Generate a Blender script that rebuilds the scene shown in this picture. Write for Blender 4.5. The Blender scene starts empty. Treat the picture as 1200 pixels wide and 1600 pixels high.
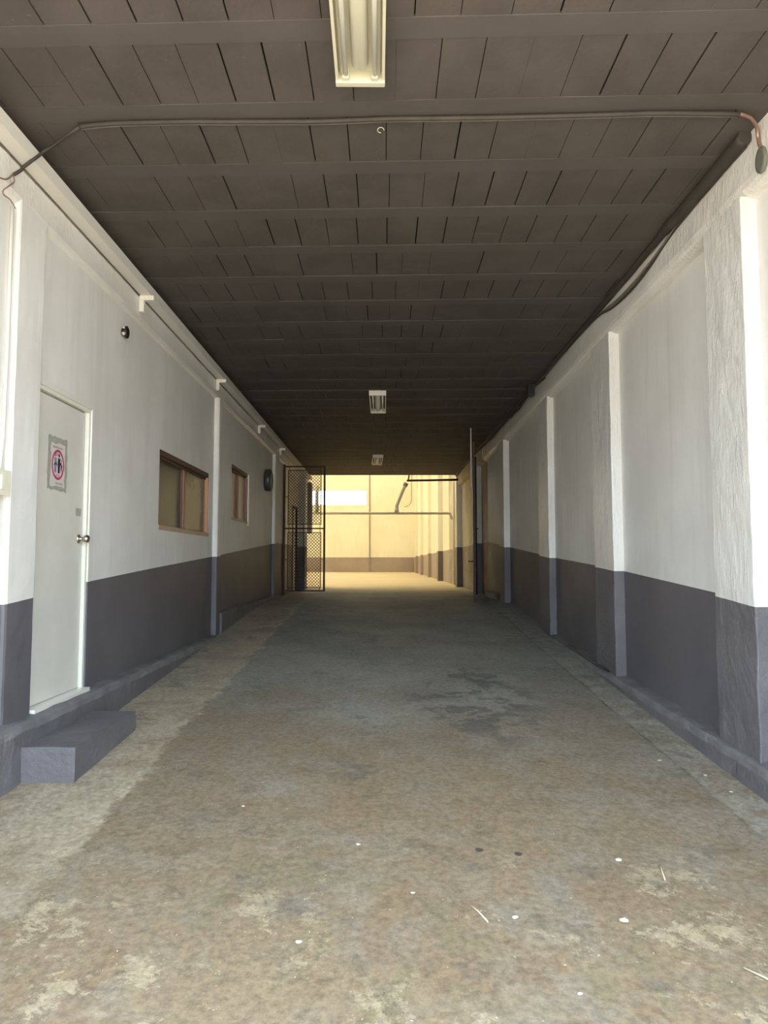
import bpy, bmesh, math, random
from mathutils import Vector, Matrix, noise

random.seed(7)
SC = bpy.context.scene
COL = SC.collection
PI = math.pi
Z0 = 1.5                      # eye height: all heights below are measured from the eye

# ------------------------------------------------------------------ camera
cam_d = bpy.data.cameras.new('camera')
cam = bpy.data.objects.new('camera', cam_d)
COL.objects.link(cam)
cam.location = (0, 0, Z0)
cam.rotation_euler = (PI / 2 + math.atan(79 / 1110.0), 0, 0)
cam_d.sensor_fit = 'VERTICAL'
cam_d.sensor_height = 36.0
cam_d.lens = 36.0 * 1110 / 1600
cam_d.clip_start = 0.05
cam_d.clip_end = 400
SC.camera = cam

# ------------------------------------------------------------------ light
SKY = ((0.69, 0.845, 1.0), 4.35)
SUN = 13.0
SUN_DIR = Vector((0.30, -0.30, -0.90))
EXPOSURE = 0.88
world = bpy.data.worlds.new('world')
SC.world = world
world.use_nodes = True
bg = world.node_tree.nodes['Background']
bg.inputs[0].default_value = (*SKY[0], 1)
bg.inputs[1].default_value = SKY[1]
sun_d = bpy.data.lights.new('sun', 'SUN')
sun_d.energy = SUN
sun_d.angle = math.radians(1.0)
sun_d.color = (1.0, 0.90, 0.74)
sun = bpy.data.objects.new('sun', sun_d)
COL.objects.link(sun)
sun.location = (0, 0, 30)
sun.rotation_euler = SUN_DIR.to_track_quat('-Z', 'Y').to_euler()
SC.view_settings.view_transform = 'Standard'
SC.view_settings.look = 'None'
SC.view_settings.exposure = EXPOSURE
SC.view_settings.gamma = 1.0
SC.view_settings.use_curve_mapping = False
SC.cycles.max_bounces = 14
SC.cycles.diffuse_bounces = 8
SC.cycles.sample_clamp_indirect = 8.0


# ------------------------------------------------------------------ node helpers
class NT:
    def __init__(self, name):
        self.m = bpy.data.materials.new(name)
        self.m.use_nodes = True
        self.t = self.m.node_tree
        self.t.nodes.clear()
        self.out = self.t.nodes.new('ShaderNodeOutputMaterial')
        self._co = None

    def n(self, typ, **props):
        nd = self.t.nodes.new(typ)
        for k, v in props.items():
            setattr(nd, k, v)
        return nd

    def put(self, sock, v):
        if hasattr(v, 'is_output'):
            self.t.links.new(v, sock)
        elif isinstance(v, (tuple, list)):
            sock.default_value = (*v, 1) if len(v) == 3 and sock.type == 'RGBA' else v
        else:
            sock.default_value = v

    def co(self):
        if self._co is None:
            self._co = self.n('ShaderNodeTexCoord').outputs['Object']
        return self._co

    def scaled(self, s, rot=(0, 0, 0)):
        m = self.n('ShaderNodeMapping')
        self.put(m.inputs[0], self.co())
        m.inputs['Scale'].default_value = s
        m.inputs['Rotation'].default_value = rot
        return m.outputs[0]

    def noise(self, scale, detail=5, rough=0.55, co=None, dist=0.0):
        nd = self.n('ShaderNodeTexNoise')
        self.put(nd.inputs['Vector'], co if co is not None else self.co())
        nd.inputs['Scale'].default_value = scale
        nd.inputs['Detail'].default_value = detail
        nd.inputs['Roughness'].default_value = rough
        nd.inputs['Distortion'].default_value = dist
        return nd.outputs[0]

    def ramp(self, f, a, b, lo=0.0, hi=1.0):
        nd = self.n('ShaderNodeMapRange', interpolation_type='SMOOTHSTEP')
        self.put(nd.inputs[0], f)
        nd.inputs[1].default_value = a
        nd.inputs[2].default_value = b
        nd.inputs[3].default_value = lo
        nd.inputs[4].default_value = hi
        return nd.outputs[0]

    def math(self, op, a, b=0.0):
        nd = self.n('ShaderNodeMath', operation=op)
        self.put(nd.inputs[0], a)
        self.put(nd.inputs[1], b)
        return nd.outputs[0]

    def mix(self, f, a, b):
        nd = self.n('ShaderNodeMix', data_type='RGBA')
        self.put(nd.inputs[0], f)
        self.put(nd.inputs[6], a)
        self.put(nd.inputs[7], b)
        return nd.outputs[2]

    def xyz(self):
        nd = self.n('ShaderNodeSeparateXYZ')
        self.put(nd.inputs[0], self.co())
        return nd.outputs

    def finish(self, color, rough=0.6, metal=0.0, bump=None, bstr=0.3, bdist=0.01, spec=0.5, **kw):
        p = self.n('ShaderNodeBsdfPrincipled')
        self.put(p.inputs['Base Color'], color)
        self.put(p.inputs['Roughness'], rough)
        p.inputs['Metallic'].default_value = metal
        p.inputs['Specular IOR Level'].default_value = spec
        for k, v in kw.items():
            self.put(p.inputs[k.replace('_', ' ')], v)
        if bump is not None:
            b = self.n('ShaderNodeBump')
            b.inputs['Strength'].default_value = bstr
            b.inputs['Distance'].default_value = bdist
            self.put(b.inputs['Height'], bump)
            self.t.links.new(b.outputs[0], p.inputs['Normal'])
        self.t.links.new(p.outputs[0], self.out.inputs[0])
        return self.m


def paint(name, a, b, rough=0.55, scale=1.3, bscale=22, bstr=0.25, bdist=0.006, spec=0.4, streak=False, fleck=None, drip=False):
    t = NT(name)
    f = t.ramp(t.noise(scale, 7, 0.62), 0.36, 0.66)
    c = t.mix(f, a, b)
    if streak:
        s = t.ramp(t.noise(1.0, 5, 0.6, co=t.scaled((9, 9, 0.7))), 0.45, 0.72)
        c = t.mix(t.math('MULTIPLY', s, 0.35), c, tuple(x * 0.82 for x in a))
    if fleck:
        s = t.ramp(t.noise(38, 3, 0.5), 0.70, 0.73)
        c = t.mix(s, c, fleck)
    h = t.math('ADD', t.noise(bscale, 5, 0.6, co=t.scaled((1, 1, 0.4)) if drip else None), t.math('MULTIPLY', t.noise(3.0, 4, 0.5), 1.5 if not drip else 0.5))
    if drip:
        h = t.math('ADD', h, t.math('MULTIPLY', t.ramp(t.noise(bscale * 0.8, 4, 0.7, co=t.scaled((1, 1, 0.22))), 0.55, 0.62), 0.6))
    return t.finish(c, rough, bump=h, bstr=bstr, bdist=bdist, spec=spec)


def plain(name, c, rough=0.5, metal=0.0, var=0.12, spec=0.5, scale=14.0, **kw):
    t = NT(name)
    col = t.mix(t.noise(scale, 4, 0.6), tuple(x * (1 - var) for x in c), tuple(min(1, x * (1 + var)) for x in c))
    return t.finish(col, rough, metal, spec=spec, **kw)


M = {}
M['white'] = paint('white_wall_paint', (0.72, 0.70, 0.655), (0.79, 0.775, 0.73), 0.5, bscale=9, bstr=0.18, bdist=0.008, streak=True)
M['white_rough'] = paint('white_rough_plaster', (0.71, 0.69, 0.645), (0.77, 0.755, 0.715), 0.34, bscale=30, bstr=0.5, bdist=0.010, spec=0.6, drip=True)
M['slate'] = paint('slate_wall_paint', (0.110, 0.102, 0.111), (0.135, 0.125, 0.134), 0.5, bscale=9, bstr=0.18, bdist=0.008)
M['slate_rough'] = paint('slate_rough_plaster', (0.122, 0.113, 0.119), (0.156, 0.145, 0.150), 0.6, bscale=22, bstr=0.7, bdist=0.016, fleck=(0.20, 0.19, 0.20))
M['worn'] = paint('worn_lit_kerb_top', (0.14, 0.131, 0.135), (0.20, 0.19, 0.185), 0.7, scale=4, bscale=24, bstr=0.6, bdist=0.012)  # wear and dust, plus light on the upward face put into the colour
M['joist'] = paint('smooth_joist_paint', (0.090, 0.080, 0.076), (0.100, 0.089, 0.084), 0.7, scale=2.0, bscale=12, bstr=0.12, bdist=0.004, spec=0.25)
M['ceil'] = paint('dark_ceiling_paint', (0.080, 0.070, 0.064), (0.100, 0.088, 0.081), 0.75, scale=2.0, bscale=30, bstr=0.35, bdist=0.006, spec=0.25, fleck=(0.12, 0.105, 0.09))
M['gapdark'] = plain('joint_shadow_mortar', (0.014, 0.012, 0.011), 0.95, spec=0.1)
M['cream'] = paint('cream_hall_paint', (0.75, 0.71, 0.58), (0.80, 0.76, 0.64), 0.7, scale=0.6, bscale=6, streak=True)
M['mauve'] = paint('pale_mauve_paint', (0.29, 0.235, 0.215), (0.34, 0.28, 0.255), 0.7, scale=0.6)  # paler and browner than the slate band of the passage
M['raw'] = paint('stained_raw_plaster', (0.46, 0.41, 0.33), (0.62, 0.57, 0.47), 0.8, scale=1.6, streak=True)
M['rawlow'] = paint('stained_low_plaster', (0.20, 0.165, 0.135), (0.34, 0.285, 0.235), 0.8, scale=2.2, streak=True)
M['shade_white'] = M['white']
M['gutter'] = plain('white_painted_sheet', (0.74, 0.73, 0.68), 0.45, var=0.05, scale=5)
M['door'] = paint('door_cream_paint', (0.64, 0.62, 0.555), (0.69, 0.67, 0.60), 0.42, scale=2.5, bscale=4, bstr=0.05, bdist=0.003)
M['trimwhite'] = plain('trim_gloss_paint', (0.74, 0.72, 0.64), 0.35, var=0.04)
M['knob'] = plain('brushed_steel_knob', (0.55, 0.50, 0.42), 0.28, 1.0, var=0.1)
M['plastic'] = plain('yellowed_plastic', (0.78, 0.74, 0.58), 0.4, var=0.04)
M['black'] = plain('black_plastic', (0.012, 0.012, 0.012), 0.35)
M['cable'] = plain('dusty_cable', (0.045, 0.038, 0.032), 0.7, var=0.4, scale=9)
M['cablelight'] = plain('pale_dusty_cable', (0.20, 0.17, 0.14), 0.7, var=0.4, scale=9)
M['copper'] = plain('copper_pipe', (0.33, 0.20, 0.15), 0.42, 0.6, var=0.5, scale=20)
M['oval'] = plain('oval_green_grey', (0.14, 0.145, 0.115), 0.6, var=0.15)
M['lampwhite'] = plain('lamp_white_enamel', (0.60, 0.58, 0.46), 0.35, var=0.05)
M['tube'] = plain('lamp_tube_glass', (0.72, 0.71, 0.64), 0.15, var=0.02)
M['lampsheen'] = plain('lamp_enamel_sheen', (0.82, 0.80, 0.72), 0.35, var=0.05)  # paler enamel copy for the farther fittings, caught light put into the colour
M['tubesheen'] = plain('lamp_tube_sheen', (0.90, 0.89, 0.84), 0.15, var=0.02)  # paler tube copy, its reflections put into the colour
M['rust'] = plain('dark_rusty_steel', (0.052, 0.036, 0.028), 0.7, 0.2, var=0.5, scale=18)
M['wire'] = plain('galvanised_wire', (0.10, 0.085, 0.07), 0.6, 0.3, var=0.2)
M['pvc'] = plain('grey_pvc_pipe', (0.74, 0.72, 0.66), 0.5, var=0.15)
M['drum'] = NT('drum_dark_green').finish((0.040, 0.052, 0.047), 0.42, spec=0.6)
M['wood'] = None
t = NT('red_brown_wood')
g = t.noise(1.0, 6, 0.6, co=t.scaled((14, 1.2, 14)))
M['wood'] = t.finish(t.mix(g, (0.16, 0.075, 0.045), (0.34, 0.17, 0.10)), 0.5, bump=g, bstr=0.2, bdist=0.003)
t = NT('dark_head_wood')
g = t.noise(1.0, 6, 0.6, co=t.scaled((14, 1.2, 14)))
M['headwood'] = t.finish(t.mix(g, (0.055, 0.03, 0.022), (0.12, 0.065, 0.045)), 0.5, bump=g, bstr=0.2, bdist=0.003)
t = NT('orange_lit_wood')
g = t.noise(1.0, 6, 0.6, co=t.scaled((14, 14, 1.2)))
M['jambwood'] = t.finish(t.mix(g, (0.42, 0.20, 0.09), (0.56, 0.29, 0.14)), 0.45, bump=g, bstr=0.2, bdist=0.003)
t = NT('pale_sill_wood')
g = t.noise(1.0, 6, 0.6, co=t.scaled((14, 1.5, 14)))
M['sillwood'] = t.finish(t.mix(g, (0.40, 0.27, 0.17), (0.55, 0.42, 0.28)), 0.5, bump=g, bstr=0.2, bdist=0.003)
t = NT('dusty_tinted_glass')
M['glass'] = t.finish(t.mix(t.noise(2.2, 4, 0.5), (0.13, 0.125, 0.09), (0.20, 0.19, 0.14)), 0.22, spec=0.5,
                      Transmission_Weight=0.25, IOR=1.3)
t = NT('curtained_glass')
M['curtain'] = t.finish(t.mix(t.noise(1.0, 3, 0.5, co=t.scaled((1, 9, 0.5))), (0.48, 0.39, 0.27), (0.64, 0.53, 0.38)), 0.3, spec=0.5)
M['paper'] = plain('faded_pink_paper', (0.64, 0.575, 0.54), 0.6, var=0.04)
M['tape'] = plain('grimy_tape_remnant', (0.36, 0.35, 0.30), 0.5, var=0.45, scale=60)
M['red'] = plain('sign_crimson', (0.46, 0.045, 0.12), 0.5)
M['pink'] = plain('sign_pink', (0.66, 0.26, 0.34), 0.5)
M['navy'] = plain('sign_dark_navy', (0.022, 0.018, 0.05), 0.5)
M['lilac'] = plain('sign_grey_blue', (0.23, 0.23, 0.33), 0.5)
M['greyink'] = plain('faded_grey_ink', (0.30, 0.27, 0.26), 0.6)
M['cabinet'] = plain('grey_cabinet_paint', (0.33, 0.31, 0.34), 0.5)
M['chip'] = plain('white_chip', (0.60, 0.56, 0.47), 0.7)
M['straw'] = plain('dry_straw', (0.55, 0.47, 0.33), 0.7)
M['leaf'] = plain('dry_dark_leaf', (0.07, 0.05, 0.035), 0.8)
M['room'] = plain('dim_room_paint', (0.25, 0.23, 0.20), 0.9)

# unseen roofing over the hall, translucent and yellow to dim and warm its light
t = NT('hall_light_filter_sheet')
tr = t.n('ShaderNodeBsdfTranslucent')
df = t.n('ShaderNodeBsdfDiffuse')
tr.inputs[0].default_value = (0.86, 0.81, 0.67, 1)
df.inputs[0].default_value = (0.72, 0.67, 0.53, 1)
mx = t.n('ShaderNodeMixShader')
mx.inputs[0].default_value = 0.57
t.t.links.new(tr.outputs[0], mx.inputs[1])
t.t.links.new(df.outputs[0], mx.inputs[2])
t.t.links.new(mx.outputs[0], t.out.inputs[0])
M['sheet'] = t.m

# concrete ramp
t = NT('worn_concrete_floor')
X, Y, Zc = t.xyz()
n1 = t.noise(0.9, 12, 0.68)
n2 = t.noise(2.7, 11, 0.68, dist=0.5)
n3 = t.noise(30.0, 10, 0.76)
n4 = t.noise(1.7, 12, 0.72, dist=1.0)
n5 = t.noise(5.0, 13, 0.78, dist=0.3)
base = t.mix(t.ramp(n1, 0.36, 0.64), (0.21, 0.20, 0.175), (0.275, 0.255, 0.215))
base = t.mix(t.ramp(n2, 0.50, 0.66, 0, 0.5), base, (0.19, 0.20, 0.165))
# brown earth trodden in near the entrance
ny = t.math('ADD', Y, t.math('MULTIPLY', t.math('SUBTRACT', n1, 0.5), 7.0))
earth = t.math('MULTIPLY', t.ramp(ny, 7.4, 3.4), t.ramp(n2, 0.33, 0.58, 0.6, 1.0))
base = t.mix(earth, base, (0.225, 0.163, 0.098))
rusty = t.math('MULTIPLY', t.ramp(ny, 4.8, 2.6), t.ramp(n4, 0.50, 0.60, 0, 0.65))
base = t.mix(rusty, base, (0.205, 0.135, 0.078))
mossy = t.math('MULTIPLY', t.ramp(ny, 4.6, 2.8), t.ramp(t.noise(2.1, 12, 0.7, dist=0.8), 0.53, 0.62, 0, 0.6))
base = t.mix(mossy, base, (0.18, 0.15, 0.082))
dirty = t.math('MULTIPLY', t.ramp(Y, 5.5, 3.5), t.ramp(n5, 0.52, 0.60, 0, 0.5))
base = t.mix(dirty, base, (0.13, 0.10, 0.062))
# pale flaking patches in the foreground
fmask = t.ramp(t.noise(1.3, 9, 0.65), 0.49, 0.58)
flake = t.math('MULTIPLY', t.math('MULTIPLY', t.ramp(Y, 4.0, 2.8), fmask), t.ramp(t.noise(5.0, 14, 0.80, dist=0.15), 0.53, 0.57))
base = t.mix(t.math('MULTIPLY', flake, 0.8), base, (0.38, 0.30, 0.19))
# pale strip along the left kerb, with a broken edge
nx = t.math('ADD', X, t.math('MULTIPLY', t.math('SUBTRACT', t.noise(3.2, 12, 0.78), 0.5), 0.42))
strip = t.math('MULTIPLY', t.ramp(nx, -1.37, -1.43), t.ramp(t.noise(1.8, 11, 0.72), 0.36, 0.58, 0.25, 0.95))
strip = t.math('MULTIPLY', t.math('MULTIPLY', strip, t.ramp(Y, 13.5, 11.0)), t.ramp(t.math('ADD', Y, t.math('MULTIPLY', n1, 1.5)), 3.5, 4.7, 0.3, 0.9))
base = t.mix(strip, base, (0.42, 0.345, 0.24))
edge = t.math('MULTIPLY', t.ramp(t.math('ABSOLUTE', t.math('ADD', nx, 1.41)), 0.05, 0.0), t.ramp(n5, 0.46, 0.56))
base = t.mix(t.math('MULTIPLY', t.math('MULTIPLY', edge, t.ramp(Y, 3.0, 4.0)), 0.7), base, (0.48, 0.42, 0.31))
# right hand strip with a cracked seam
rx = t.math('ADD', X, t.math('MULTIPLY', t.math('SUBTRACT', t.noise(4.0, 10, 0.75), 0.5), 0.09))
rstrip = t.ramp(rx, 1.80, 1.83)
base = t.mix(t.math('MULTIPLY', rstrip, t.ramp(n5, 0.42, 0.6, 0.0, 0.6)), base, (0.38, 0.35, 0.29))
seam = t.ramp(t.math('ABSOLUTE', t.math('SUBTRACT', rx, 1.80)), 0.014, 0.0)
base = t.mix(t.math('MULTIPLY', seam, t.ramp(n2, 0.4, 0.6, 0.1, 0.8)), base, (0.07, 0.065, 0.055))
# oil stains mid ramp, right of centre
sx = t.math('DIVIDE', t.math('SUBTRACT', X, 0.75), 0.75)
sy = t.math('DIVIDE', t.math('SUBTRACT', Y, 6.0), 1.7)
rr = t.math('SQRT', t.math('ADD', t.math('MULTIPLY', sx, sx), t.math('MULTIPLY', sy, sy)))
oil = t.math('MULTIPLY', t.ramp(rr, 1.0, 0.35), t.ramp(t.noise(3.4, 12, 0.66, dist=0.2), 0.49, 0.56))
base = t.mix(t.math('MULTIPLY', oil, 0.7), base, (0.085, 0.082, 0.075))
spots = t.ramp(t.noise(2.3, 12, 0.66, dist=0.3), 0.60, 0.66)
base = t.mix(t.math('MULTIPLY', spots, 0.5), base, (0.12, 0.105, 0.085))
# scuffs drawn across the ramp and on the level part
scuff = t.ramp(t.noise(1.0, 11, 0.74, co=t.scaled((0.8, 3.0, 1.0))), 0.56, 0.66)
base = t.mix(t.math('MULTIPLY', scuff, t.ramp(Y, 6.0, 12.0, 0.12, 0.6)), base, (0.40, 0.37, 0.30))
# the hall's paler concrete and its warm light, both coloured in towards the rear
yy = t.math('ADD', Y, t.math('MULTIPLY', t.math('SUBTRACT', t.noise(1.0, 9, 0.7, co=t.scaled((0.35, 1.6, 1.0))), 0.5), 12.0))
base = t.mix(t.ramp(yy, 15.0, 19.0), base, (0.47, 0.38, 0.24))
tone = t.ramp(n3, 0.3, 0.7, 0.68, 1.32)
mm = t.n('ShaderNodeMix', data_type='RGBA', blend_type='MULTIPLY')
mm.inputs[0].default_value = 1.0
t.put(mm.inputs[6], base)
cmb = t.n('ShaderNodeCombineColor')
for i in range(3):
    t.put(cmb.inputs[i], tone)
t.put(mm.inputs[7], cmb.outputs[0])
speck = t.ramp(t.noise(55, 2, 0.5), 0.74, 0.76)
base = t.mix(t.math('MULTIPLY', speck, 0.8), mm.outputs[2], (0.60, 0.54, 0.44))
h = t.math('ADD', n3, t.math('ADD', t.math('MULTIPLY', t.noise(70, 6, 0.7), 0.6), t.math('MULTIPLY', flake, -0.3)))
M['floor'] = t.finish(base, t.ramp(n2, 0.3, 0.7, 0.62, 0.85), bump=h, bstr=0.30, bdist=0.010, spec=0.35)
t = NT('pale_hall_concrete')
X, Y, Zc = t.xyz()
hs = t.ramp(t.noise(1.0, 7, 0.7, co=t.scaled((0.25, 1.2, 1))), 0.42, 0.66)
M['hallfloor'] = t.finish(t.mix(hs, (0.50, 0.40, 0.25), (0.38, 0.30, 0.19)), 0.7, bump=t.noise(12, 6, 0.6), bstr=0.3, bdist=0.01)
t = NT('street_concrete')
M['street'] = t.finish(t.mix(t.noise(0.8, 7, 0.6), (0.47, 0.37, 0.26), (0.57, 0.46, 0.33)), 0.85)


# ------------------------------------------------------------------ mesh helpers
class MB:
    def __init__(self):
        self.bm = bmesh.new()
        self.mi = 0

    def quad(self, pts, mi=None):
        f = self.bm.faces.new([self.bm.verts.new(p) for p in pts])
        f.material_index = self.mi if mi is None else mi
        return f

    def box(self, x0, x1, y0, y1, z0, z1, mi=None, bev=0.0):
        v = [self.bm.verts.new(p) for p in ((x0, y0, z0), (x1, y0, z0), (x1, y1, z0), (x0, y1, z0),
                                            (x0, y0, z1), (x1, y0, z1), (x1, y1, z1), (x0, y1, z1))]
        fs = []
        for q in ((3, 2, 1, 0), (4, 5, 6, 7), (0, 1, 5, 4), (1, 2, 6, 5), (2, 3, 7, 6), (3, 0, 4, 7)):
            f = self.bm.faces.new([v[i] for i in q])
            f.material_index = self.mi if mi is None else mi
            fs.append(f)
        if bev:
            es = list({e for f in fs for e in f.edges})
            r = bmesh.ops.bevel(self.bm, geom=es, offset=bev, segments=2, affect='EDGES', profile=0.6)
            for f in r['faces']:
                f.material_index = self.mi if mi is None else mi
        return self

    def tube(self, path, r, n=8, mi=None, closed=False):
        path = [Vector(p) for p in path]
        rings = []
        k = len(path)
        up = None
        for i, p in enumerate(path):
            if closed:
                d = (path[(i + 1) % k] - path[i - 1]).normalized()
            else:
                d = (path[min(i + 1, k - 1)] - path[max(i - 1, 0)]).normalized()
            if up is None:
                up = Vector((0, 0, 1)) if abs(d.z) < 0.9 else Vector((1, 0, 0))
            a = d.cross(up).normalized()
            b = a.cross(d).normalized()
            up = b
            rad = r[i] if isinstance(r, (list, tuple)) else r
            rings.append([self.bm.verts.new(p + rad * (a * math.cos(2 * PI * j / n) + b * math.sin(2 * PI * j / n))) for j in range(n)])
        m = self.mi if mi is None else mi
        for i in range(k if closed else k - 1):
            A, B = rings[i], rings[(i + 1) % k]
            for j in range(n):
                f = self.bm.faces.new((A[j], A[(j + 1) % n], B[(j + 1) % n], B[j]))
                f.material_index = m
                f.smooth = n > 5
        if not closed:
            for R in (rings[0], rings[-1]):
                f = self.bm.faces.new(R)
                f.material_index = m
        return self

    def lathe(self, prof, axis='x', at=(0, 0, 0), n=32, mi=None):
        # prof: (along, radius)
        at = Vector(at)
        rings = []
        for h, r in prof:
            ring = []
            for j in range(n):
                c, s = r * math.cos(2 * PI * j / n), r * math.sin(2 * PI * j / n)
                p = {'x': (h, c, s), 'y': (c, h, s), 'z': (c, s, h)}[axis]
                ring.append(self.bm.verts.new(at + Vector(p)))
            rings.append(ring)
        m = self.mi if mi is None else mi
        for i in range(len(rings) - 1):
            for j in range(n):
                f = self.bm.faces.new((rings[i][j], rings[i][(j + 1) % n], rings[i + 1][(j + 1) % n], rings[i + 1][j]))
                f.material_index = m
                f.smooth = True
        for R in (rings[0], rings[-1]):
            f = self.bm.faces.new(R)
            f.material_index = m
        return self

    def jitter(self, amp, scale=6.0, seed=0.0):
        for v in self.bm.verts:
            q = v.co * scale + Vector((seed, seed * 1.7, -seed))
            v.co += noise.noise_vector(q) * amp + noise.noise_vector(q * 2.9) * amp * 0.5
        return self

    def build(self, name, mats, parent=None, local=False, smooth=False):
        bmesh.ops.remove_doubles(self.bm, verts=self.bm.verts, dist=1e-5)
        bmesh.ops.recalc_face_normals(self.bm, faces=self.bm.faces)
        off = Vector((0, 0, 0)) if local else Vector((0, 0, Z0))
        if parent is not None and not local:
            off = off - world_loc(parent)
        for v in self.bm.verts:
            v.co += off
        me = bpy.data.meshes.new(name)
        self.bm.to_mesh(me)
        self.bm.free()
        if not isinstance(mats, (list, tuple)):
            mats = [mats]
        for m in mats:
            me.materials.append(m)
        if smooth:
            for p in me.polygons:
                p.use_smooth = True
        o = bpy.data.objects.new(name, me)
        COL.objects.link(o)
        if parent is not None:
            o.parent = parent
        return o


def world_loc(o):
    p = Vector((0, 0, 0))
    while o is not None:
        p += o.location
        o = o.parent
    return p


def tag(o, label=None, cat=None, group=None, kind=None):
    if label:
        o['label'] = label
    if cat:
        o['category'] = cat
    if group:
        o['group'] = group
    if kind:
        o['kind'] = kind
    return o


def struct(o, label, cat):
    return tag(o, label, cat, kind='structure')


def thing(name, label, cat, loc, group=None, rz=0.0):
    o = bpy.data.objects.new(name, None)
    o.empty_display_size = 0.1
    COL.objects.link(o)
    o.location = (loc[0], loc[1], loc[2] + Z0)
    o.rotation_euler = (0, 0, rz)
    return tag(o, label, cat, group)


def dup(root, loc, label, rz=None):
    r = root.copy()
    COL.objects.link(r)
    r.location = (loc[0], loc[1], loc[2] + Z0)
    if rz is not None:
        r.rotation_euler = (0, 0, rz)
    r['label'] = label
    for ch in list(root.children):
        c = ch.copy()
        COL.objects.link(c)
        c.parent = r
        for g in list(ch.children):
            d = g.copy()
            COL.objects.link(d)
            d.parent = c
    return r


def lerp_table(tab, y):
    if y <= tab[0][0]:
        return tab[0][1]
    for (a, za), (b, zb) in zip(tab, tab[1:]):
        if y <= b:
            return za + (zb - za) * (y - a) / (b - a)
    return tab[-1][1]


def fz(x, y):
    """height of the ramp and of the level floor behind it"""
    k = max(0.0, min(1.0, (12.5 - y) / 3.5))
    z = -1.51 + 0.068 * max(y, -1.5)
    if y > 11.2:
        u = min(1.0, (y - 11.2) / 1.8)
        z = -1.51 + 0.068 * 11.2 + 0.068 * 1.8 * (u - u * u / 2)
    return z - (0.02 * x * k if x > 0 else 0)


Y0 = 1.2           # front edge of the passage
YE = 19.9          # rear end of its roof
CZ = 2.46          # ceiling
WL, WR = -2.15, 2.2
WAINS_L = [(-1.5, -0.62), (4.29, -0.214), (5.16, -0.14), (6.61, -0.053), (8.86, 0.071), (14.05, 0.385), (15.3, 0.40), (20, 0.40)]
WAINS_R = [(-1.5, -0.61), (4.13, -0.247), (4.52, -0.214), (6.8, -0.060), (9.23, 0.065), (12.4, 0.267), (13.1, 0.32), (15, 0.43), (60, 0.43)]
wl = lambda y: lerp_table(WAINS_L, y)
wr = lambda y: lerp_table(WAINS_R, y)
KERB_R = [(-1.5, -1.36), (4.2, -1.11), (6.5, -1.030), (8.2, -0.962), (9.5, -0.900), (12.9, -0.690), (13.3, -0.585), (14.6, -0.575)]
kr = lambda y: lerp_table(KERB_R, y)

# ------------------------------------------------------------------ floor and street
m = MB()
xs = [-2.4, -2.05, -1.4, -0.7, 0, 0.7, 1.4, 1.8, 2.05, 2.4]
ys = [Y0, 1.6] + [2 + 0.4 * i for i in range(30)] + [14, 16, 18, 19.9]
grid = [[m.bm.verts.new((x, y, fz(x, y))) for x in xs] for y in ys]
for j in range(len(ys) - 1):
    for i in range(len(xs) - 1):
        f = m.bm.faces.new((grid[j][i], grid[j][i + 1], grid[j + 1][i + 1], grid[j + 1][i]))
        f.smooth = True
fl = m.build('floor', M['floor'])
struct(fl, 'worn stained concrete ramp floor rising through the passage', 'floor')
fl.location.z = 0
m = MB()
m.box(-18, 2.4, YE, 52.2, -0.95, fz(0, 19))
struct(m.build('floor_hall', M['hallfloor']), 'pale sunlit concrete floor of the hall beyond the gate', 'floor')
m = MB()
m.box(-40, 40, -40, Y0, -1.9, fz(0, Y0) - 0.02)
struct(m.build('floor_street', M['street']), 'pale street paving in front of the passage', 'street')

# ------------------------------------------------------------------ walls of the passage
def wall_panel(m, x, y0, y1, cuts0, cuts1, mats):
    """stack of quads between y0 and y1; cuts are heights at both ends; None material = opening"""
    for k in range(len(mats)):
        if mats[k] is None:
            continue
        m.quad(((x, y0, cuts0[k]), (x, y1, cuts1[k]), (x, y1, cuts1[k + 1]), (x, y0, cuts0[k + 1])), mats[k])


def solid(m, dx):
    r = bmesh.ops.remove_doubles(m.bm, verts=m.bm.verts, dist=1e-4)
    ret = bmesh.ops.extrude_face_region(m.bm, geom=list(m.bm.faces), use_keep_orig=True)
    for v in [g for g in ret['geom'] if isinstance(g, bmesh.types.BMVert)]:
        v.co.x += dx
    return m


DOOR = (4.34, 5.155, -0.90, 1.12)
W1 = (6.75, 8.68, 0.315, 1.09)
W2 = (9.96, 11.16, 0.60, 1.395)
D2 = (16.62, 17.45, -0.69, 1.34)
brk = [Y0, 2, DOOR[0], DOOR[1], W1[0], W1[1], W2[0], W2[1], 14.05, 15.3, D2[0], D2[1], YE]
brk = sorted(set(brk + [4.29, 8.86, 6.61]))
m = MB()
for a, b in zip(brk, brk[1:]):
    c = (a + b) / 2
    zb = -1.75
    if DOOR[0] <= c <= DOOR[1]:
        wall_panel(m, WL, a, b, [zb, DOOR[2], DOOR[3], CZ], [zb, DOOR[2], DOOR[3], CZ], [1, None, 0])
    elif W1[0] <= c <= W1[1]:
        wall_panel(m, WL, a, b, [zb, wl(a), W1[2], W1[3], CZ], [zb, wl(b), W1[2], W1[3], CZ], [1, 0, None, 0])
    elif W2[0] <= c <= W2[1]:
        wall_panel(m, WL, a, b, [zb, wl(a), W2[2], W2[3], CZ], [zb, wl(b), W2[2], W2[3], CZ], [1, 0, None, 0])
    elif D2[0] <= c <= D2[1]:
        wall_panel(m, WL, a, b, [zb, D2[2], D2[3], CZ], [zb, D2[2], D2[3], CZ], [1, None, 0])
    else:
        wall_panel(m, WL, a, b, [zb, wl(a), CZ], [zb, wl(b), CZ], [1, 0])
solid(m, -0.22)
wall_left = struct(m.build('wall_left', [M['white'], M['slate']]),
                   'left wall painted white over a slate grey band, with door and windows', 'wall')
m = MB()
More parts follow.
